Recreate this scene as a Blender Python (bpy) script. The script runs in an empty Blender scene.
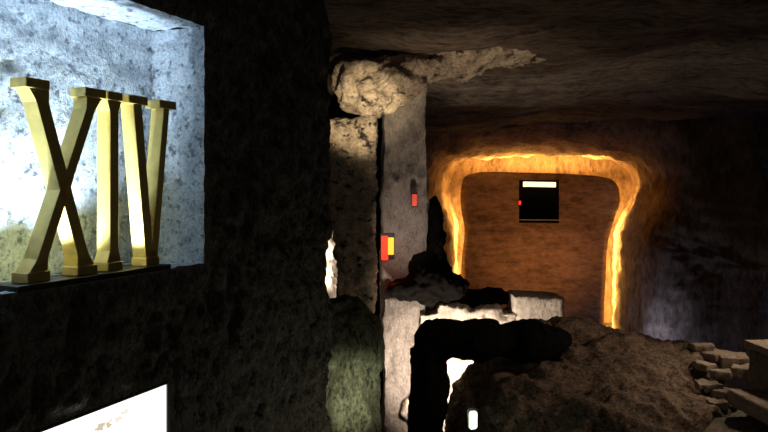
import bpy, bmesh, math, random
from mathutils import Vector, noise, Matrix
random.seed(4)
S = bpy.context.scene
COL = S.collection
H = 1.6                     # eye height
F = 700.0                   # focal length in pixels
HOR = 188.0                 # horizon row

# ------------------------------------------------------------------ camera
cam = bpy.data.cameras.new('camera'); co = bpy.data.objects.new('camera', cam); COL.objects.link(co)
cam.sensor_width = 36; cam.lens = F / 768 * 36; cam.shift_y = -(216 - HOR) / 768
cam.clip_start = 0.02
co.location = (0, 0, H); co.rotation_euler = (math.pi / 2, 0, 0)
S.camera = co

def at(px, py, Y):
    return Vector(((px - 384) / F * Y, Y, H - (py - HOR) / F * Y))

# ------------------------------------------------------------------ materials
def nodes(name):
    m = bpy.data.materials.new(name); m.use_nodes = True
    nt = m.node_tree; b = nt.nodes['Principled BSDF']
    return m, nt, b

def rock_mat(name, dark, light, scale=9.0, stretch=(1, 1, 1), bump=0.5, pits=0.0, rough=0.85, fine=60, spec=0.25, lo=0.35, hi=0.68, pd=.3):
    m, nt, b = nodes(name); L = nt.links
    g = nt.nodes.new('ShaderNodeNewGeometry'); mp = nt.nodes.new('ShaderNodeMapping')
    mp.inputs['Scale'].default_value = stretch
    L.new(g.outputs['Position'], mp.inputs['Vector'])
    n1 = nt.nodes.new('ShaderNodeTexNoise'); n1.inputs['Scale'].default_value = scale
    n1.inputs['Detail'].default_value = 8; n1.inputs['Roughness'].default_value = 0.68
    L.new(mp.outputs['Vector'], n1.inputs['Vector'])
    n2 = nt.nodes.new('ShaderNodeTexNoise'); n2.inputs['Scale'].default_value = fine
    n2.inputs['Detail'].default_value = 4; n2.inputs['Roughness'].default_value = 0.7
    L.new(mp.outputs['Vector'], n2.inputs['Vector'])
    mx = nt.nodes.new('ShaderNodeMath'); mx.operation = 'MULTIPLY_ADD'
    mx.inputs[1].default_value = 0.55
    L.new(n2.outputs['Fac'], mx.inputs[0])
    m2 = nt.nodes.new('ShaderNodeMath'); m2.operation = 'MULTIPLY'; m2.inputs[1].default_value = 0.45
    L.new(n1.outputs['Fac'], m2.inputs[0]); L.new(m2.outputs[0], mx.inputs[2])
    r = nt.nodes.new('ShaderNodeValToRGB')
    r.color_ramp.elements[0].position = lo; r.color_ramp.elements[1].position = hi
    r.color_ramp.elements[0].color = (*dark, 1); r.color_ramp.elements[1].color = (*light, 1)
    L.new(mx.outputs[0], r.inputs['Fac'])
    last = r.outputs['Color']
    if pits:
        v = nt.nodes.new('ShaderNodeTexNoise'); v.inputs['Scale'].default_value = pits
        v.inputs['Detail'].default_value = 3; v.inputs['Roughness'].default_value = 0.6
        L.new(mp.outputs['Vector'], v.inputs['Vector'])
        vr = nt.nodes.new('ShaderNodeValToRGB')
        vr.color_ramp.elements[0].position = 0.33; vr.color_ramp.elements[1].position = 0.46
        vr.color_ramp.elements[0].color = (pd, pd, pd * 1.1, 1); vr.color_ramp.elements[1].color = (1, 1, 1, 1)
        L.new(v.outputs['Fac'], vr.inputs['Fac'])
        mm = nt.nodes.new('ShaderNodeMix'); mm.data_type = 'RGBA'; mm.blend_type = 'MULTIPLY'
        mm.inputs[0].default_value = 1
        L.new(last, mm.inputs[6]); L.new(vr.outputs['Color'], mm.inputs[7]); last = mm.outputs[2]
    L.new(last, b.inputs['Base Color'])
    bp = nt.nodes.new('ShaderNodeBump'); bp.inputs['Strength'].default_value = bump; bp.inputs['Distance'].default_value = 0.03
    L.new(mx.outputs[0], bp.inputs['Height']); L.new(bp.outputs['Normal'], b.inputs['Normal'])
    b.inputs['Roughness'].default_value = rough; b.inputs['Specular IOR Level'].default_value = spec
    return m

def plain_mat(name, col, rough=0.5, metal=0.0, spec=0.5):
    m, nt, b = nodes(name); L = nt.links
    n = nt.nodes.new('ShaderNodeTexNoise'); n.inputs['Scale'].default_value = 35; n.inputs['Detail'].default_value = 5
    g = nt.nodes.new('ShaderNodeNewGeometry'); L.new(g.outputs['Position'], n.inputs['Vector'])
    r = nt.nodes.new('ShaderNodeValToRGB')
    r.color_ramp.elements[0].position = .3; r.color_ramp.elements[1].position = .7
    r.color_ramp.elements[0].color = (*[c * .82 for c in col], 1); r.color_ramp.elements[1].color = (*col, 1)
    L.new(n.outputs['Fac'], r.inputs['Fac']); L.new(r.outputs['Color'], b.inputs['Base Color'])
    b.inputs['Roughness'].default_value = rough; b.inputs['Metallic'].default_value = metal
    b.inputs['Specular IOR Level'].default_value = spec
    return m

def glow_mat(name, col, strength):
    m, nt, b = nodes(name)
    b.inputs['Base Color'].default_value = (*col, 1)
    b.inputs['Emission Color'].default_value = (*col, 1)
    b.inputs['Emission Strength'].default_value = strength
    b.inputs['Roughness'].default_value = 0.6
    return m

M = dict(
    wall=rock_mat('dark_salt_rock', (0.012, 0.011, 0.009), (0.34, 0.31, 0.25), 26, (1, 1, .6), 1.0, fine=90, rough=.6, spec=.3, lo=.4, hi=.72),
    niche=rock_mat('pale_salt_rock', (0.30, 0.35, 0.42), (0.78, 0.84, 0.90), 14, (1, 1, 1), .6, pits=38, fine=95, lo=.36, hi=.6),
    ceil=rock_mat('ceiling_rock', (0.03, 0.024, 0.02), (0.26, 0.21, 0.17), 2.2, (.55, 1.6, 1), .9, fine=16, lo=.4, hi=.68),
    brown=rock_mat('brown_rock', (0.012, 0.009, 0.007), (0.36, 0.265, 0.19), 8, (1, 1, 1.3), 1.0, fine=42, lo=.38, hi=.7),
    pale=rock_mat('pale_warm_rock', (0.16, 0.13, 0.10), (0.62, 0.54, 0.43), 8, (1, 1, 1.3), .8, pits=11, pd=.06, fine=38, lo=.36, hi=.62),
    grey=rock_mat('grey_rock', (0.14, 0.125, 0.115), (0.44, 0.40, 0.37), 7, (1.3, 1.3, .7), .6, fine=45, lo=.36, hi=.66),
    black=rock_mat('shade_black_rock', (0.002, 0.002, 0.002), (0.010, 0.009, 0.008), 9, (1, 1, 1), .7, fine=45, spec=.08),  # near-black base colour carries the shade of unlit rock
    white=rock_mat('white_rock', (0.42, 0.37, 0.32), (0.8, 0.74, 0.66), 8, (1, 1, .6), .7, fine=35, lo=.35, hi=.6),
    far=rock_mat('amber_rock', (0.10, 0.065, 0.04), (0.55, 0.38, 0.24), 2.5, (1, 1, .45), .8, fine=12, lo=.36, hi=.66),
    slab=rock_mat('tan_rock', (0.10, 0.075, 0.055), (0.42, 0.32, 0.24), 1.2, (.8, .8, 1.7), .7, fine=7, lo=.36, hi=.68),
    green=rock_mat('olive_rock', (0.02, 0.022, 0.014), (0.38, 0.39, 0.27), 13, (1.2, 1.2, .6), .8, fine=48, lo=.38, hi=.68),
    floor=rock_mat('floor_rock', (0.06, 0.05, 0.04), (0.26, 0.21, 0.17), 5, (1, 1, 1), .6, fine=30),
    step=rock_mat('cut_stone', (0.14, 0.11, 0.085), (0.40, 0.33, 0.26), 6, (1, 1, 1), .5, fine=40),
    gold=plain_mat('gilded_metal', (0.86, 0.66, 0.20), .42, .35, .5),
    dark=plain_mat('dark_metal', (0.035, 0.03, 0.026), .5, .6),
    strip=glow_mat('cool_lamp_glow', (0.80, 0.90, 1.0), 4.6),
    sign=glow_mat('backlit_sign_glow', (1.0, 0.985, 0.96), 1.5),
    print=glow_mat('faded_brown_print', (0.80, 0.66, 0.50), 0.85),
    printp=glow_mat('pale_brown_print', (0.97, 0.88, 0.76), 0.95),
    bar=glow_mat('warm_lamp_glow', (1.0, 0.74, 0.36), 2.2),
    red=glow_mat('red_glow', (1.0, 0.05, 0.02), 0.95),
    orange=glow_mat('orange_glow', (1.0, 0.42, 0.03), 1.6),
    dimred=glow_mat('dim_red_glow', (0.62, 0.06, 0.04), 0.6),
    lens=glow_mat('flood_lens_glow', (0.86, 1.0, 0.80), 3.5),
    spot=glow_mat('spot_lens_glow', (0.9, 0.95, 1.0), 6.0),
)

# ------------------------------------------------------------------ helpers
def link(name, me, mat, parent=None):
    o = bpy.data.objects.new(name, me); COL.objects.link(o)
    if mat: me.materials.append(mat)
    if parent: o.parent = parent
    return o

def tag(o, label, cat, group=None):
    o['label'] = label; o['category'] = cat
    if group: o['group'] = group
    return o

def struct(o):
    o['kind'] = 'structure'; return o

def empty(name, loc, rz=0):
    o = bpy.data.objects.new(name, None); COL.objects.link(o)
    o.location = loc; o.rotation_euler = (0, 0, rz); o.empty_display_size = .1
    return o

def mesh_of(name, vs, fs, smooth=True):
    me = bpy.data.meshes.new(name); me.from_pydata([tuple(v) for v in vs], [], fs); me.update()
    bm = bmesh.new(); bm.from_mesh(me); bmesh.ops.recalc_face_normals(bm, faces=bm.faces[:]); bm.to_mesh(me); bm.free()
    if smooth:
        for p in me.polygons: p.use_smooth = True
    return me

def grid(name, us, vs, fn, mat, parent=None, holes=(), smooth=True):
    V = [fn(u, v) for v in vs for u in us]; n = len(us); Fc = []
    for j in range(len(vs) - 1):
        vc = (vs[j] + vs[j + 1]) / 2
        for i in range(n - 1):
            uc = (us[i] + us[i + 1]) / 2
            if any(h[0] < uc < h[1] and h[2] < vc < h[3] for h in holes): continue
            Fc.append((j * n + i, j * n + i + 1, (j + 1) * n + i + 1, (j + 1) * n + i))
    me = bpy.data.meshes.new(name); me.from_pydata([tuple(v) for v in V], [], Fc); me.update()
    if smooth:
        for p in me.polygons: p.use_smooth = True
    return link(name, me, mat, parent)

def lin(a, b, n): return [a + (b - a) * i / (n - 1) for i in range(n)]
def breaks(pts, step):
    out = []
    for a, b in zip(pts, pts[1:]):
        n = max(1, round((b - a) / step)); out += [a + (b - a) * i / n for i in range(n)]
    return out + [pts[-1]]
def sm(x, a, b):
    t = max(0, min(1, (x - a) / (b - a))); return t * t * (3 - 2 * t)
def fr(p, sc=1.0, oc=5, st=(1, 1, 1)):
    return noise.fractal(Vector((p[0] * st[0], p[1] * st[1], p[2] * st[2])) * sc, 0.9, 2.1, oc)
def ridge(p, sc=1.0, oc=4, st=(1, 1, 1)):
    return noise.ridged_multi_fractal(Vector((p[0] * st[0], p[1] * st[1], p[2] * st[2])) * sc, 0.9, 2.1, oc, 1.0, 2.0) - 1.0

def blob(name, ells, voxel, mat, amp=.04, sc=3, fine=.012, fsc=14, st=(1, 1, 1), parent=None, boxes=()):
    """one solid rock: ellipsoids and blocks fused, then roughened"""
    bm = bmesh.new()
    for c, r, *rot in ells:
        mtx = Matrix.Translation(c) @ (Matrix.Rotation(rot[0], 4, rot[1]) if rot else Matrix()) @ Matrix.Diagonal((*r, 1))
        bmesh.ops.create_icosphere(bm, subdivisions=4, radius=1, matrix=mtx)
    for c, r, *rot in boxes:
        mtx = Matrix.Translation(c) @ (Matrix.Rotation(rot[0], 4, rot[1]) if rot else Matrix()) @ Matrix.Diagonal((r[0] * 2, r[1] * 2, r[2] * 2, 1))
        bmesh.ops.create_cube(bm, size=1, matrix=mtx)
    me = bpy.data.meshes.new(name); bm.to_mesh(me); bm.free()
    tmp = bpy.data.objects.new('tmp', me); COL.objects.link(tmp)
    md = tmp.modifiers.new('r', 'REMESH'); md.mode = 'VOXEL'; md.voxel_size = voxel
    sm_ = tmp.modifiers.new('s', 'SMOOTH'); sm_.factor = .5; sm_.iterations = 4
    dg = bpy.context.evaluated_depsgraph_get()
    out = bpy.data.meshes.new_from_object(tmp.evaluated_get(dg))
    bpy.data.objects.remove(tmp); bpy.data.meshes.remove(me)
    out.name = name
    ns = [v.normal.copy() for v in out.vertices]
    for v, n in zip(out.vertices, ns):
        p = v.co
        v.co = p + n * (amp * fr(p, sc, 4, st) + fine * ridge(p, fsc, 3, st))
    for p in out.polygons: p.use_smooth = True
    out.materials.clear()
    return link(name, out, mat, parent)

def prism(name, poly, n0, n1, T, mat, parent, bev=.0025):
    """polygon in (s, z) pulled from depth n0 to n1, T maps (s, n, z) to the parent's space"""
    bm = bmesh.new()
    a = [bm.verts.new(T(s, n0, z)) for s, z in poly]; b = [bm.verts.new(T(s, n1, z)) for s, z in poly]
    bm.faces.new(a); bm.faces.new(b[::-1])
    for i in range(len(poly)):
        j = (i + 1) % len(poly); bm.faces.new((a[j], a[i], b[i], b[j]))
    bmesh.ops.recalc_face_normals(bm, faces=bm.faces[:])
    if bev: bmesh.ops.bevel(bm, geom=bm.edges[:], offset=bev, segments=2, affect='EDGES', profile=.5)
    me = bpy.data.meshes.new(name); bm.to_mesh(me); bm.free()
    return link(name, me, mat, parent)

def box(name, c, half, mat, parent=None, bev=.004, rz=0):
    bm = bmesh.new(); bmesh.ops.create_cube(bm, size=1, matrix=Matrix.Translation(c) @ Matrix.Rotation(rz, 4, 'Z') @ Matrix.Diagonal((half[0] * 2, half[1] * 2, half[2] * 2, 1)))
    if bev: bmesh.ops.bevel(bm, geom=bm.edges[:], offset=bev, segments=2, affect='EDGES')
    me = bpy.data.meshes.new(name); bm.to_mesh(me); bm.free()
    return link(name, me, mat, parent)

def lamp(name, kind, loc, power, col, target=None, size=.1, sizey=None, angle=60, blend=.6):
    l = bpy.data.lights.new(name, kind); o = bpy.data.objects.new(name, l); COL.objects.link(o)
    l.energy = power; l.color = col; o.location = loc
    if kind == 'AREA':
        l.shape = 'RECTANGLE'; l.size = size; l.size_y = sizey or size
    else: l.shadow_soft_size = size
    if kind == 'SPOT': l.spot_size = math.radians(angle); l.spot_blend = blend
    if target is not None: o.rotation_euler = (Vector(target) - Vector(loc)).to_track_quat('-Z', 'Y').to_euler()
    return o

# ------------------------------------------------------------------ near left wall: frame (s along the wall, n out of it, z up)
A = math.atan((680 - 384) / F); D = 1.46
dv = Vector((math.sin(A), math.cos(A), 0)); nv = Vector((math.cos(A), -math.sin(A), 0)); foot = -D * nv
def W(s, n, z): return foot + s * dv + n * nv + Vector((0, 0, z))
NZ0, NZ1, NS0, NS1, ND = H - .25, H + .54, .55, 1.915, .22       # niche
SZ0, SZ1, SS0, SS1 = H - 1.02, H - .598, .75, 1.745             # sign recess
def warp(s, z):
    return .005 * fr((s, z, 3), 22, 3), .004 * fr((s, z, 9), 22, 3)
def hole_d(s, z, h):
    dx = max(h[0] - s, 0, s - h[1]); dz = max(h[2] - z, 0, z - h[3]); return math.hypot(dx, dz)
NH = (NS0, NS1, NZ0, NZ1); SH = (SS0, SS1, SZ0, SZ1)
SEND = 2.865
def wall_pt(t, z):
    k = sm(hole_d(t, z, NH), 0, .07); k2 = sm(hole_d(t, z, SH), 0, .05)
    dsp = (.030 * fr((t, z, 0), 2.2, 3) + .022 * ridge((t, z, 5), 10, 4, (1, .6, 1)) + .010 * fr((t, z, 8), 34, 3)) * k * k2
    edge = .05 * fr((0, z, 2), 2.0, 4) + .012 * fr((1, z, 2), 14, 3) - .012 * (z - 1.2)
    ws, wz = warp(t, z)
    if hole_d(t, z, SH) < .02: ws = wz = 0
    if t <= SEND - .08: return W(t + ws + edge * sm(t, 2.2, SEND), dsp, z + wz)
    q = t - (SEND - .08)
    if q < .16:
        an = q / .16 * math.pi / 2
        return W(SEND - .08 + .08 * math.sin(an) + edge + dsp * .6, -.08 + .08 * math.cos(an) + dsp * math.cos(an), z + wz)
    return W(SEND + edge + dsp, -.08 - (q - .16), z + wz)
us = breaks([-1.2, NS0, SS0, 1.0, SS1, NS1, 2.0, SEND - .08, SEND + .08], .014)
us = [u for i, u in enumerate(us)] + [SEND + .16, SEND + .3, SEND + .6, SEND + 1.2, SEND + 2.2]
zs = breaks([-.1, SZ0, SZ1, NZ0, NZ1, 2.95], .014)
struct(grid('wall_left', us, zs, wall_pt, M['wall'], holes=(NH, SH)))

# niche lining: back, two ends, sill, top
def nich(s, n, z, ax):
    e = min(1, sm(-n, 0, .03)); k = .006 * fr((s * 1.0, n * 1.0, z), 12, 4) + .004 * ridge((s, n, z), 30, 3)
    ws, wz = warp(s, z); f = sm(-n, .0, .12); ws *= 1 - f; wz *= 1 - f
    p = [s + ws, n, z + wz]; p[ax] += k * e
    return W(*p)
ns_ = breaks([-ND, 0], .012); ss_ = breaks([NS0, NS1], .016); zz_ = breaks([NZ0, NZ1], .016)
nb = struct(grid('wall_niche', ss_, zz_, lambda s, z: nich(s, -ND, z, 1), M['niche']))
grid('niche_end', ns_, zz_, lambda n, z: nich(NS1, n, z, 0), M['niche'], nb)
grid('niche_end', ns_, zz_, lambda n, z: nich(NS0, n, z, 0), M['niche'], nb)
grid('niche_sill', ss_, ns_, lambda s, n: nich(s, n, NZ0, 2), M['niche'], nb)
grid('niche_top', ss_, ns_, lambda s, n: nich(s, n, NZ1, 2), M['niche'], nb)

def Lc(root):
    inv = Matrix.Translation(-root.location)
    return lambda s, n, z: inv @ W(s, n, z)

# numerals standing on a dark base bar at the front of the niche
NF, NB, DS = -.022, -.072, .012
base = prism('base_bar', [(1.20, NZ0 - .004), (1.745, NZ0 - .004), (1.745, NZ0 + .014), (1.20, NZ0 + .014)], -.105, .004, W, M['dark'], None, .002)
tag(base, 'thin dark metal bar along the niche edge under the gold numerals', 'base')
ZB, ZT = NZ0 + .014, H + .274
SER = .026
def stroke(name, sb, st, w, T, root, flare=True):
    """slanted bar from bottom centre sb to top centre st, flaring slightly into its serifs"""
    zb, zt = ZB + SER - .002, ZT - SER + .002
    L_, R_ = [], []
    for k in range(15):
        t = k / 14; c = sb + (st - sb) * t + DS
        e = .012 * (max(0, 1 - t / .09) ** 2 + max(0, 1 - (1 - t) / .09) ** 2) if flare else 0
        L_.append((c - w / 2 - e, zb + (zt - zb) * t)); R_.append((c + w / 2 + e, zb + (zt - zb) * t))
    return prism(name, R_ + L_[::-1], NB, NF, T, M['gold'], root, .0015)
def serif(a, b, top, T, root):
    a += DS; b += DS
    z0, z1 = (ZT - SER, ZT) if top else (ZB, ZB + SER)
    return prism('serif', [(a, z0), (b, z0), (b, z1), (a, z1)], NB - .004, NF + .004, T, M['gold'], root, .003)
g = 'gold numerals in the niche'
rx = tag(empty('numeral_letter', W(1.35, -.05, ZB)), 'large gold letter X, widest of the numerals in the lit niche', 'letter', g); T = Lc(rx)
stroke('diagonal_stroke', 1.422, 1.270, .038, T, rx); stroke('diagonal_stroke', 1.268, 1.452, .032, T, rx)
for a, b, tp in ((1.228, 1.300, 1), (1.415, 1.490, 1), (1.232, 1.302, 0), (1.388, 1.458, 0)): serif(a, b, tp, T, rx)
ri = tag(empty('numeral_letter', W(1.525, -.05, ZB)), 'upright gold letter I standing between the X and the V', 'letter', g); T = Lc(ri)
stroke('upright_stroke', 1.524, 1.524, .032, T, ri)
for tp in (1, 0): serif(1.496, 1.553, tp, T, ri)
rv = tag(empty('numeral_letter', W(1.68, -.05, ZB)), 'gold letter V standing nearest the end wall of the niche', 'letter', g); T = Lc(rv)
stroke('diagonal_stroke', 1.668, 1.616, .035, T, rv, False); stroke('diagonal_stroke', 1.690, 1.744, .026, T, rv, False)
serif(1.577, 1.657, 1, T, rv); serif(1.708, 1.786, 1, T, rv); serif(1.648, 1.708, 0, T, rv)

# small recessed spot on the sill and a warm one further along
SPOTS = ((.92, -.13, 'sill spotlight farthest from the numerals, at the outer end of the niche'), (1.305, -.105, 'sill spotlight behind the feet of the gold X'),
         (1.468, -.115, 'sill spotlight between the gold X and I, at the back'), (1.588, -.06, 'tiny bright white spotlight on the niche sill between I and V'))
for s_, n_, lab in SPOTS[3:]:
    r = tag(empty('sill_spotlight', W(s_, n_, NZ0 + .005)), lab, 'light')
    for nm, rad, z0, z1, mt in (('bezel', .013, 0, .010, M['dark']), ('lens', .0095, .008, .014, M['spot'])):
        bm = bmesh.new(); bmesh.ops.create_cone(bm, cap_ends=True, segments=24, radius1=rad, radius2=rad * .92, depth=z1 - z0, matrix=Matrix.Translation((0, 0, (z0 + z1) / 2)))
        me = bpy.data.meshes.new(nm); bm.to_mesh(me); bm.free(); link(nm, me, mt, r)

# lit sign box in its recess
def recess(s, n, z): return W(s, n, z)
rc = struct(grid('trim_1', [SS0, SS1], [-.05, 0], lambda s, n: W(s, n, SZ1), M['wall'], smooth=False))
grid('trim_side', [SZ0, SZ1], [-.05, 0], lambda z, n: W(SS1, n, z), M['wall'], rc, smooth=False)
grid('trim_side', [SZ0, SZ1], [-.05, 0], lambda z, n: W(SS0, n, z), M['wall'], rc, smooth=False)
grid('trim_bottom', [SS0, SS1], [-.05, 0], lambda s, n: W(s, n, SZ0), M['wall'], rc, smooth=False)
grid('trim_back', [SS0, SS1], [SZ0, SZ1], lambda s, z: W(s, -.05, z), M['wall'], rc, smooth=False)
sg = tag(empty('sign_box', W(1.25, -.03, SZ0)), 'glowing white sign set in the dark rock wall below the numerals', 'sign'); T = Lc(sg)
prism('panel', [(SS0 + .012, SZ0 + .012), (SS1 - .012, SZ0 + .012), (SS1 - .012, SZ1 - .008), (SS0 + .012, SZ1 - .008)], -.045, -.004, T, M['sign'], sg, .001)
for q in (((SS0 + .001, SZ1 - .008), (SS1 - .001, SZ1 - .001)), ((SS0 + .001, SZ0 + .001), (SS1 - .001, SZ0 + .012)),
          ((SS0 + .001, SZ0 + .012), (SS0 + .012, SZ1 - .008)), ((SS1 - .012, SZ0 + .012), (SS1 - .001, SZ1 - .008))):
    (a, b), (c, d) = q
    prism('frame_bar', [(a, b), (c, b), (c, d), (a, d)], -.048, .002, T, M['dark'], sg, .001)
def smear(s0, z0, l, h, seed, mat):
    rr = random.Random(seed); n = 22; pts = []
    for i in range(n):
        t = i / n * 2 * math.pi; k = 1 + rr.uniform(-.35, .35)
        pts.append((s0 - .02 + 1.25 * l * math.cos(t) * k, z0 + .020 + 1.4 * h * math.sin(t) * k + .12 * l * math.cos(t)))
    prism('faded_print', pts, -.0045, -.0034, T, mat, sg, 0)
smear(1.485, H - .675, .016, .007, 1, M['print']); smear(1.520, H - .676, .013, .006, 2, M['print']); smear(1.548, H - .672, .020, .006, 3, M['printp'])
smear(1.455, H - .686, .013, .005, 4, M['printp']); smear(1.575, H - .662, .014, .005, 5, M['printp'])

# ------------------------------------------------------------------ floor, ceiling, outer walls
def floor_z(x, y):
    return -.32 * sm(y, 3.4, 4.6) * (1 - sm(x, 1.7, 2.4)) - 1.25 * sm(y, 5.3, 6.6) + .03 * fr((x, y, 0), 1.6, 5) - .02
struct(grid('floor', breaks([-5, 7.5], .11), breaks([-1.5, 16.5], .11), lambda x, y: Vector((x, y, floor_z(x, y))), M['floor']))
def ceil_pt(x, y):
    z = 2.80 - .020 * (y - 4) + .10 * fr((x, y, 1), .5, 3) + .10 * ridge((x, y, 4), .8, 4, (.45, 1.5, 1)) + .03 * fr((x, y, 7), 4, 4, (.6, 1.2, 1))
    z += .12 * sm(x, 1.5, 4) 
    return Vector((x, y, z))
struct(grid('ceiling', breaks([-5, 7.5], .07), breaks([-1.5, 14.2], .07), ceil_pt, M['ceil']))
struct(grid('wall_right', breaks([-1.5, 16], .16), breaks([-1.9, 3.2], .16),
     lambda y, z: Vector((6.3 + .25 * fr((y, z, 0), .6, 4) + .08 * ridge((y, z, 3), 2, 4), y, z)), M['brown']))
struct(grid('wall_back', breaks([-4, .35], .045), breaks([-1.9, 3.1], .045),
     lambda x, z: Vector((x, 8.9 + .12 * fr((x, z, 0), 1.1, 4) + .05 * ridge((x, z, 3), 5, 4), z)), M['black']))  # shade behind the column painted in as near-black

# ------------------------------------------------------------------ far amber alcove: axis turned to face the camera
B = math.atan((540 - 384) / F); sb_, cb_ = math.sin(B), math.cos(B)
ax2 = Vector((sb_, cb_, 0)); rt2 = Vector((cb_, -sb_, 0))
def on(px, py, dist):
    u = (px - 384) / F; k = dist / (u * sb_ + cb_)
    return Vector((u * k, k, H - (py - HOR) / F * k))
def loc(p): return p.dot(rt2), p.dot(ax2), p.z
def glob(r, d, z): return rt2 * r + ax2 * d + Vector((0, 0, z))
RIM = [(443, 345), (443, 300), (442, 262), (441, 232), (435, 208), (432, 182), (440, 160), (462, 152), (500, 149), (540, 147), (580, 149), (616, 152), (640, 161), (651, 178), (649, 200), (638, 222), (631, 245), (629, 280), (628, 320), (628, 350)]
def spline(pts, n):
    P = [Vector((*p, 0)) for p in pts]; P = [2 * P[0] - P[1]] + P + [2 * P[-1] - P[-2]]; out = []
    m = len(pts) - 1
    for i in range(n):
        t = i / (n - 1) * m; k = min(int(t), m - 1); f = t - k
        a, b, c, d = P[k:k + 4]
        out.append(.5 * ((2 * b) + (c - a) * f + (2 * a - 5 * b + 4 * c - d) * f * f + (3 * b - a - 3 * c + d) * f ** 3))
    return out
NR = 190
rim = [loc(on(p.x, p.y, 13.0)) for p in spline(RIM, NR)]
cr = (sum(p[0] for p in rim) / NR, sum(p[2] for p in rim) / NR)
nor = []
for i in range(NR):
    a, b = rim[max(0, i - 2)], rim[min(NR - 1, i + 2)]
    t = Vector((b[0] - a[0], b[2] - a[2])).normalized(); nor.append(Vector((-t.y, t.x)))    # outward (left of travel)
prof = [(3.6, -.2), (2.6, -.25), (1.8, -.3), (1.4, -.33), (1.15, -.36), (1.0, -.38), (.9, -.39), (.8, -.40), (.7, -.39), (.6, -.37), (.5, -.33), (.42, -.27), (.35, -.2), (.29, -.12), (.23, -.03), (.18, .07), (.14, .17), (.105, .27), (.075, .37), (.05, .48), (.03, .59), (.01, .7), (-.01, .81), (-.025, .92), (-.04, 1.03), (-.05, 1.14), (-.055, 1.26), (-.055, 1.4), (-.05, 1.6), (-.04, 1.9), (-.04, 2.2), (-.04, 2.7)]
def far_pt(i, j):
    i = int(i); off, dd = prof[int(j)]; r, d, z = rim[i]; n = nor[i]
    q = (r + n.x * off, d + dd, z + n.y * off)
    w = .05 * fr(q, 1.2, 3) + .045 * ridge(q, 2.2, 3, (1, .8, .8)) + .035 * fr(q, 6, 4)
    f = sm(dd, -.1, .2)
    return glob(q[0] + n.x * w * f, q[1] - w * (1 - f) * 1.6, q[2] + n.y * w * f)
struct(grid('wall_far', list(range(NR)), list(range(len(prof))), far_pt, M['far']))
r0, r1 = loc(on(400, 200, 15.5))[0], loc(on(700, 200, 15.5))[0]
struct(grid('wall_alcove', lin(r0, r1, 40), lin(-2.2, 3.2, 40), lambda r, z: glob(r, 15.55 + .05 * fr((r, z, 0), 1.5, 4), z), M['far']))

# standing slab inside the alcove, with a window cut through it
SLAB = [(459, 345), (460, 300), (461, 262), (464, 232), (461, 212), (460, 192), (464, 177), (478, 172), (510, 172), (540, 172), (575, 174), (606, 177), (618, 186), (620, 203), (614, 222), (608, 245), (606, 280), (604, 320), (604, 350)]
so = [loc(on(p.x, p.y, 14.3)) for p in spline(SLAB, 120)]
w0, w1 = loc(on(519, 200, 14.3))[0], loc(on(559, 200, 14.3))[0]
wz1, wz0 = on(539, 180, 14.3).z, on(539, 223, 14.3).z
zlo = min(so[0][2], so[-1][2]) - .05; so[0] = (so[0][0], so[0][1], zlo - .01); so[-1] = (so[-1][0], so[-1][1], zlo - .01)
zhi = max(p[2] for p in so)
def span(z):
    xs = []
    for a, b in zip(so, so[1:]):
        if (a[2] - z) * (b[2] - z) <= 0 and a[2] != b[2]:
            xs.append(a[0] + (b[0] - a[0]) * (z - a[2]) / (b[2] - a[2]))
    return (min(xs), max(xs)) if len(xs) > 1 else None
zrow = breaks([zlo, wz0, wz1, zhi - .004], .045)
lo_, hi_ = w0 - .0, w1
ucol = lin(0, 1, 20)
def slab_pt(d):
    def f(u, z):
        a, b = span(z) or span(z - .02) or span(z - .05)
        a2, b2 = min(a, w0 - .05), max(b, w1 + .05)
        if z > wz1 + .05: a2, b2 = a, b
        # u 0..1 left edge to window, 1..2 window, 2..3 window to right edge
        if a > w0 - .02 or b < w1 + .02: x = a + (b - a) * u / 3
        elif u <= 1: x = a + (w0 - a) * u
        elif u <= 2: x = w0 + (w1 - w0) * (u - 1)
        else: x = w1 + (b - w1) * (u - 2)
        k = sm(hole_d(x, z, (w0, w1, wz0, wz1)), 0, .2); 
        w = (.05 * fr((x, z, 0), 1.0, 4, (.6, 1.6, 1)) + .025 * ridge((x, z, 2), 2.4, 3, (.5, 1.8, 1))) * k
        rnd = .10 * sm(abs(u - 1.5), 1.38, 1.5) ** 2 + .06 * sm(z, zhi - .15, zhi)
        return glob(x, d + (-w + rnd if d < 14.5 else 0), z)
    return f
uu = lin(0, 1, 26) + lin(1, 2, 10)[1:] + lin(2, 3, 24)[1:]
sl = struct(grid('wall_slab', uu, zrow, slab_pt(14.3), M['slab'], holes=((1, 2, wz0, wz1),)))
grid('slab_back', uu, zrow, slab_pt(14.55), M['slab'], sl, holes=((1, 2, wz0, wz1),))
ff, fb = slab_pt(14.3), slab_pt(14.55)
grid('slab_edge', lin(0, 1, 5), zrow, lambda t, z: ff(0, z).lerp(fb(0, z), t), M['slab'], sl)
grid('slab_edge', lin(0, 1, 5), zrow, lambda t, z: ff(3, z).lerp(fb(3, z), t), M['slab'], sl)
grid('slab_edge', lin(0, 1, 5), uu, lambda t, u: ff(u, zrow[-1]).lerp(fb(u, zrow[-1]), t), M['slab'], sl)
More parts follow.
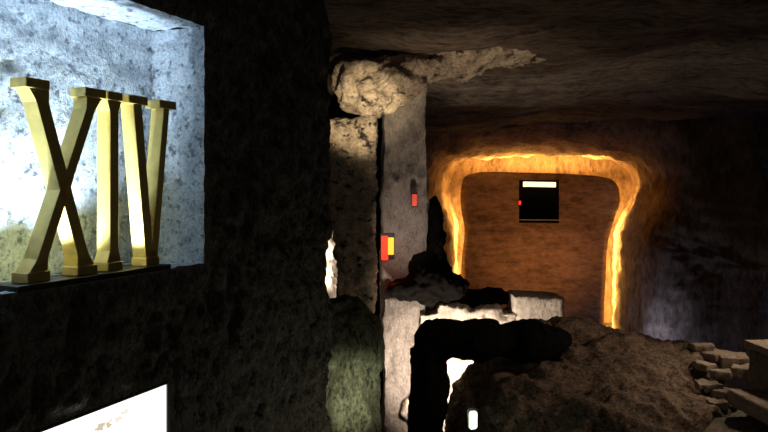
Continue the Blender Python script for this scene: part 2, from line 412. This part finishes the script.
# window recess
wn = struct(grid('window_1', [w0, w1], [wz0, wz1], lambda r, z: glob(r, 15.0, z), M['black'], smooth=False))
for a, b in ((w0, w0), (w1, w1)):
    grid('window_reveal', [14.3, 15.0], [wz0, wz1], lambda d, z: glob(a, d, z), M['black'], wn, smooth=False)
for z in (wz0, wz1):
    grid('window_reveal', [w0, w1], [14.3, 15.0], lambda r, d: glob(r, d, z), M['black'], wn, smooth=False)
def prism2(name, r0, r1, d0, d1, z0, z1, mat, root, tilt=0):
    inv = -root.location; bm = bmesh.new()
    vs = [bm.verts.new(glob(r, d, z + tilt * (r - r0)) + inv) for d in (d0, d1) for r, z in ((r0, z0), (r1, z0), (r1, z1), (r0, z1))]
    for f in ((0, 1, 2, 3), (7, 6, 5, 4), (0, 4, 5, 1), (1, 5, 6, 2), (2, 6, 7, 3), (3, 7, 4, 0)): bm.faces.new([vs[k] for k in f])
    bmesh.ops.recalc_face_normals(bm, faces=bm.faces[:]); bmesh.ops.bevel(bm, geom=bm.edges[:], offset=.004, segments=2, affect='EDGES')
    me = bpy.data.meshes.new(name); bm.to_mesh(me); bm.free(); return link(name, me, mat, root)
wl = tag(empty('tube_light', glob((w0 + w1) / 2, 14.45, wz1)), 'warm glowing bar of light across the top of the small dark window', 'light')
prism2('housing', w0 + .06, w1 - .04, 14.36, 14.5, wz1 - .035, wz1 - .002, M['dark'], wl)
prism2('tube', w0 + .08, w1 - .06, 14.345, 14.46, wz1 - .13, wz1 - .034, M['bar'], wl, -.02)
sb2 = tag(empty('window_rail', glob(w0, 14.33, wz0 + .05)), 'faint grey rail across the bottom of the small dark window', 'rail')
prism2('rail', w0, w1, 14.31, 14.35, wz0 + .05, wz0 + .07, M['grey'], sb2)
ind = tag(empty('pilot_lamp', glob(w0 + .03, 14.31, wz0 + .38)), 'tiny red point of light at the edge of the dark window', 'light')
prism2('lens', w0 - .005, w0 + .04, 14.29, 14.33, wz0 + .36, wz0 + .44, M['red'], ind)

# ------------------------------------------------------------------ rocks in the middle distance
def R(dx, Y): return dx / F * Y
g_ = lambda px, py, Y: at(px, py, Y)
up = blob('rock_overhang', [(g_(352, 86, 6.2), (.13, .25, .19)), (g_(372, 94, 6.2), (.22, .28, .18)), (g_(396, 80, 6.2), (.26, .3, .17)), (g_(428, 66, 6.25), (.36, .32, .14), -.3, 'Y'), (g_(468, 56, 6.3), (.45, .35, .14), -.15, 'Y'), (g_(520, 50, 6.4), (.5, .35, .13)), (g_(440, 40, 6.5), (1.0, .5, .16))],
          .017, M['pale'], .07, 2.8, .04, 6, boxes=[(g_(368, 86, 6.25), (R(24, 6.2), .25, R(20, 6.2)))])
tag(up, 'rounded pitted overhang of pale rock lit warm, above the pale column block', 'rock')
colm = blob('rock_column', [], .018, M['pale'], .05, 2.4, .035, 7, boxes=[(g_(349, 170, 6.6), (R(24, 6.6), .25, R(48, 6.6))), (g_(356, 300, 6.7), (R(17, 6.7), .3, R(150, 6.7)))])
tag(colm, 'rough rock column with its top lit warm, behind the dark near wall', 'rock')
pil = blob('rock_pillar', [], .02, M['grey'], .05, 1.8, .022, 7, st=(1, 1, .6), boxes=[(Vector((R(20.5, 7.6), 7.8, .7)), (R(22, 7.6), .3, 2.2)), (Vector((R(20, 7.4), 7.6, -.55)), (R(20, 7.4), .3, 1.0))])
tag(pil, 'tall grey rock pillar carrying two small red lamps', 'rock')
slit = blob('rock_outcrop', [(g_(328, 245, 8.0), (.14, .2, .26)), (g_(331, 285, 8.0), (.10, .2, .25)), (g_(334, 330, 8.0), (.2, .25, .6))], .024, M['white'], .05, 4, .03, 9)
tag(slit, 'sliver of bright rock seen in the gap past the edge of the near wall', 'rock')
stub = blob('rock_stub', [(g_(345, 345, 4.7), (.26, .26, .32)), (g_(340, 400, 4.7), (.26, .28, .6)), (g_(352, 420, 4.7), (.19, .25, .7))], .013, M['green'], .03, 3, .028, 8, st=(1, 1, .6))
tag(stub, 'round-topped stub of rock lit dim green beside the near wall', 'rock')
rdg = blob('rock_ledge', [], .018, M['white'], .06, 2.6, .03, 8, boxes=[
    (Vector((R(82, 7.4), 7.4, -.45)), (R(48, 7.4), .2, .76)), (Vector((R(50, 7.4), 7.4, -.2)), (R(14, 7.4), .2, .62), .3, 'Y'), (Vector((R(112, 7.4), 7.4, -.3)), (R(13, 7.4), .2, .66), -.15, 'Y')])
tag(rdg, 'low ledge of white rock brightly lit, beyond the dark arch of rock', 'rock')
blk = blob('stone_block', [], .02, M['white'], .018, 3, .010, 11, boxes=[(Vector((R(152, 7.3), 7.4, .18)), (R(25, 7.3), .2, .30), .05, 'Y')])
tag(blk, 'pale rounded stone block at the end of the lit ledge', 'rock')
bld = blob('shade_black_boulder', [(g_(428, 283, 7.2), (.2, .16, .22)), (g_(410, 290, 7.2), (.2, .15, .12)), (g_(437, 262, 7.3), (.09, .14, .32)), (g_(424, 268, 7.25), (.17, .14, .17)), (g_(436, 243, 7.45), (.07, .10, .28)), (g_(441, 280, 7.35), (.12, .14, .22)), (g_(434, 225, 7.7), (.10, .10, .34)), (g_(402, 288, 7.1), (.16, .1, .06)), (g_(470, 298, 7.5), (.42, .16, .10)), (g_(447, 287, 7.3), (.22, .16, .15))], .02, M['black'], .05, 3.4, .025, 9)  # boulder's shade is put into its black colour
tag(bld, 'jagged boulder coloured black for shade, lying on the lit ledge beside the grey pillar', 'rock')
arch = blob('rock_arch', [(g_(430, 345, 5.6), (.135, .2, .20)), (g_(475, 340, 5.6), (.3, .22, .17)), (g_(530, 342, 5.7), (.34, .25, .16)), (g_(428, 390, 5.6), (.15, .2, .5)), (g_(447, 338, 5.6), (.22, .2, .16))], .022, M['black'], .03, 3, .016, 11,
            boxes=[(g_(427, 420, 5.6), (.13, .16, .55))])  # silhouette of the backlit arch deepened by a black base colour
tag(arch, 'rock coloured black for shade, forming a low arch in front of the lit ledge', 'rock')
mnd = blob('rock_mound', [(Vector((1.72, 6.0, -.45)), (1.18, .95, .88)), (Vector((2.25, 6.1, -.35)), (.75, .8, .66)), (Vector((1.35, 5.6, -.55)), (.80, .7, .78)), (Vector((1.9, 5.2, -.5)), (1.0, .6, .62))], .019, M['brown'], .09, 1.7, .055, 3.4, st=(1, 1, 1.5))
tag(mnd, 'broad brown rock mound filling the middle of the cave floor', 'rock')

# stone bench and step on the right
def stone(name, label, cat, parts):
    r = tag(empty(name, parts[0][1]), label, cat)
    for nm, c, h, rz in parts:
        o = blob(nm, [], .014, M['floor' if nm == 'body' else 'step'], .006, 5, .004, 20, boxes=[(Vector(c), h, rz, 'Z')]); o.parent = r; o.location = -r.location  # bench body gets darker stone for the shade on its front
    return r
stone('stone_bench', 'stone block coloured darker for shade, with a pale lit top slab at the edge of the steps', 'bench', [('body', Vector((3.02, 5.0, .285)), (.29, .25, .115), .06), ('top_slab', Vector((3.02, 5.0, .432)), (.31, .27, .03), .06)])
stone('stone_step', 'low stone step with a lit top edge below the stone block', 'step', [('tread', Vector((2.95, 4.78, .11)), (.48, .26, .055), .06)])

# scattered ledgestones where the mound meets the steps
for i, (px, py, Y, a, b, c) in enumerate([(700, 347, 5.9, .07, .07, .03), (714, 356, 5.8, .08, .07, .035), (733, 362, 5.7, .10, .10, .06), (706, 366, 5.6, .07, .06, .03), (722, 374, 5.5, .07, .07, .04), (708, 385, 5.3, .08, .07, .03), (724, 394, 5.2, .07, .06, .035), (742, 372, 5.5, .09, .07, .05), (716, 404, 5.1, .06, .06, .03)]):
    r = blob('loose_stone', [], .010, M['step'], .016, 4, .012, 9, boxes=[(g_(px, py, Y), (a * 1.1, b, c), .6 * i, 'Z'), (g_(px, py, Y), (a * .7, b * 1.1, c * .8), .5 * i + .6, 'Z')])
    tag(r, 'small rough lit stone among the rubble between mound and stone block', 'stone', 'rubble stones beside the mound')

# ------------------------------------------------------------------ lamps one can see
def red_lamp(name, px, py, Y, w, h, label, lit, dim):
    r = tag(empty(name, g_(px, py, Y)), label, 'lamp')
    box('casing', (0, .03, 0), (w * .5, .03, h * .5), M['dark'], r, .004)
    if dim: box('lens', (0, -.012, 0), (w * .42, .014, h * .42), M['dimred'], r, .004)
    else:
        box('red_lens', (-w * .2, -.012, -.02), (w * .24, .014, h * .46), M['red'], r, .004)
        box('orange_lens', (w * .24, -.014, 0), (w * .2, .016, h * .32), M['orange'], r, .004)
    return r
red_lamp('pillar_lamp', 387.5, 246, 7.45, .15, .28, 'bright red and orange lamp low on the grey pillar', 1, False)
red_lamp('pillar_lamp', 414.5, 200, 7.45, .06, .15, 'small dim red lamp high on the grey pillar', 1, True)
fl = tag(empty('floodlight', g_(473, 420, 4.9)), 'small floodlight glowing greenish white at the foot of the mound', 'light')
fl.rotation_euler = (0, 0, .15)
box('housing', (0, .04, 0), (.038, .035, .075), M['dark'], fl, .008); box('lens', (0, -.002, 0), (.028, .010, .062), M['lens'], fl, .009)
box('bracket', (0, .04, -.12), (.012, .012, .06), M['dark'], fl, .003)

# ------------------------------------------------------------------ light
w = bpy.data.worlds.new('cave_dark'); S.world = w; w.use_nodes = True
w.node_tree.nodes['Background'].inputs['Color'].default_value = (1, .9, .78, 1)
w.node_tree.nodes['Background'].inputs['Strength'].default_value = 0.05

for (s_, n_, lab), e in zip(SPOTS, (23, 29, 23, 23)):
    q = W(s_, n_, NZ0 + .022)
    lamp('niche_spot', 'SPOT', q, e, (.66, .84, 1), q + nv * .06 + dv * (.12 if s_ > 1.5 else 0) + Vector((0, .0, 1)), .012, angle=104, blend=1)
lamp('overhang_spot', 'SPOT', (-.1, 4.3, 1.7), 210, (1, .76, .46), g_(362, 108, 6.3), .05, angle=26, blend=.5)
lamp('ceiling_spot', 'SPOT', (.3, 4.4, 1.1), 85, (1, .74, .50), g_(465, 62, 6.6), .1, angle=64, blend=1)
lamp('ledge_flood', 'SPOT', (.50, 6.48, -.3), 105, (1, .80, .62), (.90, 7.4, -.02), .08, angle=142, blend=.35)
lamp('pillar_spot', 'SPOT', (.10, 5.6, 1.5), 80, (1, .80, .65), g_(406, 235, 7.6), .1, angle=30, blend=1)
lamp('red_glow', 'POINT', g_(392, 281, 7.05), .7, (1, .06, .02), size=.05)
lamp('slit_light', 'SPOT', (-1.25, 7.0, .85), 220, (1, .82, .62), target=(-.62, 8, .75), size=.05, angle=36)
lamp('green_light', 'SPOT', (.05, 3.7, .15), 26, (1, 1, .68), g_(350, 385, 4.6), .05, angle=45, blend=1)
lamp('wall_fill', 'POINT', (.34, 3.0, .22), 3.8, (1, .96, .72), size=.05)  # added unseen fill that lifts the dark left wall
lamp('mound_key', 'SPOT', (3.7, 4.6, 1.75), 95, (1, .70, .50), (1.6, 5.6, .2), .12, angle=62, blend=1)
lamp('steps_light', 'SPOT', (3.5, 6.5, 1.9), 95, (1, .80, .55), (2.75, 5.1, .1), .08, angle=50, blend=.9)
lamp('flood_spill', 'POINT', fl.location + Vector((0, -.05, .03)), .5, (.86, 1, .8), size=.03)
# alcove lamps hidden behind the slab; alcove_wash is added in front to brighten it
am = (1, .52, .13)
zc = (zlo + zhi) / 2
sl0, sl1 = span(0.5)
for k_ in range(6):
    z_ = zlo + .25 + (zhi - zlo - .5) * (k_ + .5) / 6; a_, b_ = span(z_); L_ = (zhi - zlo - .4) / 6
    e_ = 4.5 if k_ < 4 else 3
    lamp('alcove_left', 'AREA', glob(a_ - .05, 14.40, z_), e_, am, glob(a_ - 1, 14.40, z_), .10, L_)
    lamp('alcove_right', 'AREA', glob(b_ + .05, 14.40, z_), e_, am, glob(b_ + 1, 14.40, z_), .10, L_)
lamp('alcove_rear', 'AREA', glob(sl0 - .02, 14.95, -.1), 95, am, glob(sl0 - .6, 15.1, -.1), .3, 2.6)
lamp('alcove_rear', 'AREA', glob(sl1 + .02, 14.95, -.1), 95, am, glob(sl1 + .6, 15.1, -.1), .3, 2.6)
lamp('alcove_rear', 'AREA', glob((sl0 + sl1) / 2, 14.95, zhi), 75, am, glob((sl0 + sl1) / 2, 15.1, zhi + .6), 2.8, .3)
lamp('alcove_top', 'AREA', glob((sl0 + sl1) / 2, 14.40, zhi + .04), 15, am, glob((sl0 + sl1) / 2, 14.40, zhi + 1), 2.8, .10)
lamp('alcove_wash', 'SPOT', glob((sl0 + sl1) / 2, 11.6, -1.0), 230, (1, .36, .09), glob((sl0 + sl1) / 2, 14.3, .7), .3, angle=75, blend=1)
lamp('blue_light', 'POINT', on(648, 342, 12.2), 10, (.45, .55, 1), size=.06)

S.cycles.use_denoising = True
S.view_settings.view_transform = 'Standard'; S.view_settings.look = 'None'
S.view_settings.exposure = 0; S.view_settings.gamma = 1; S.view_settings.use_curve_mapping = False
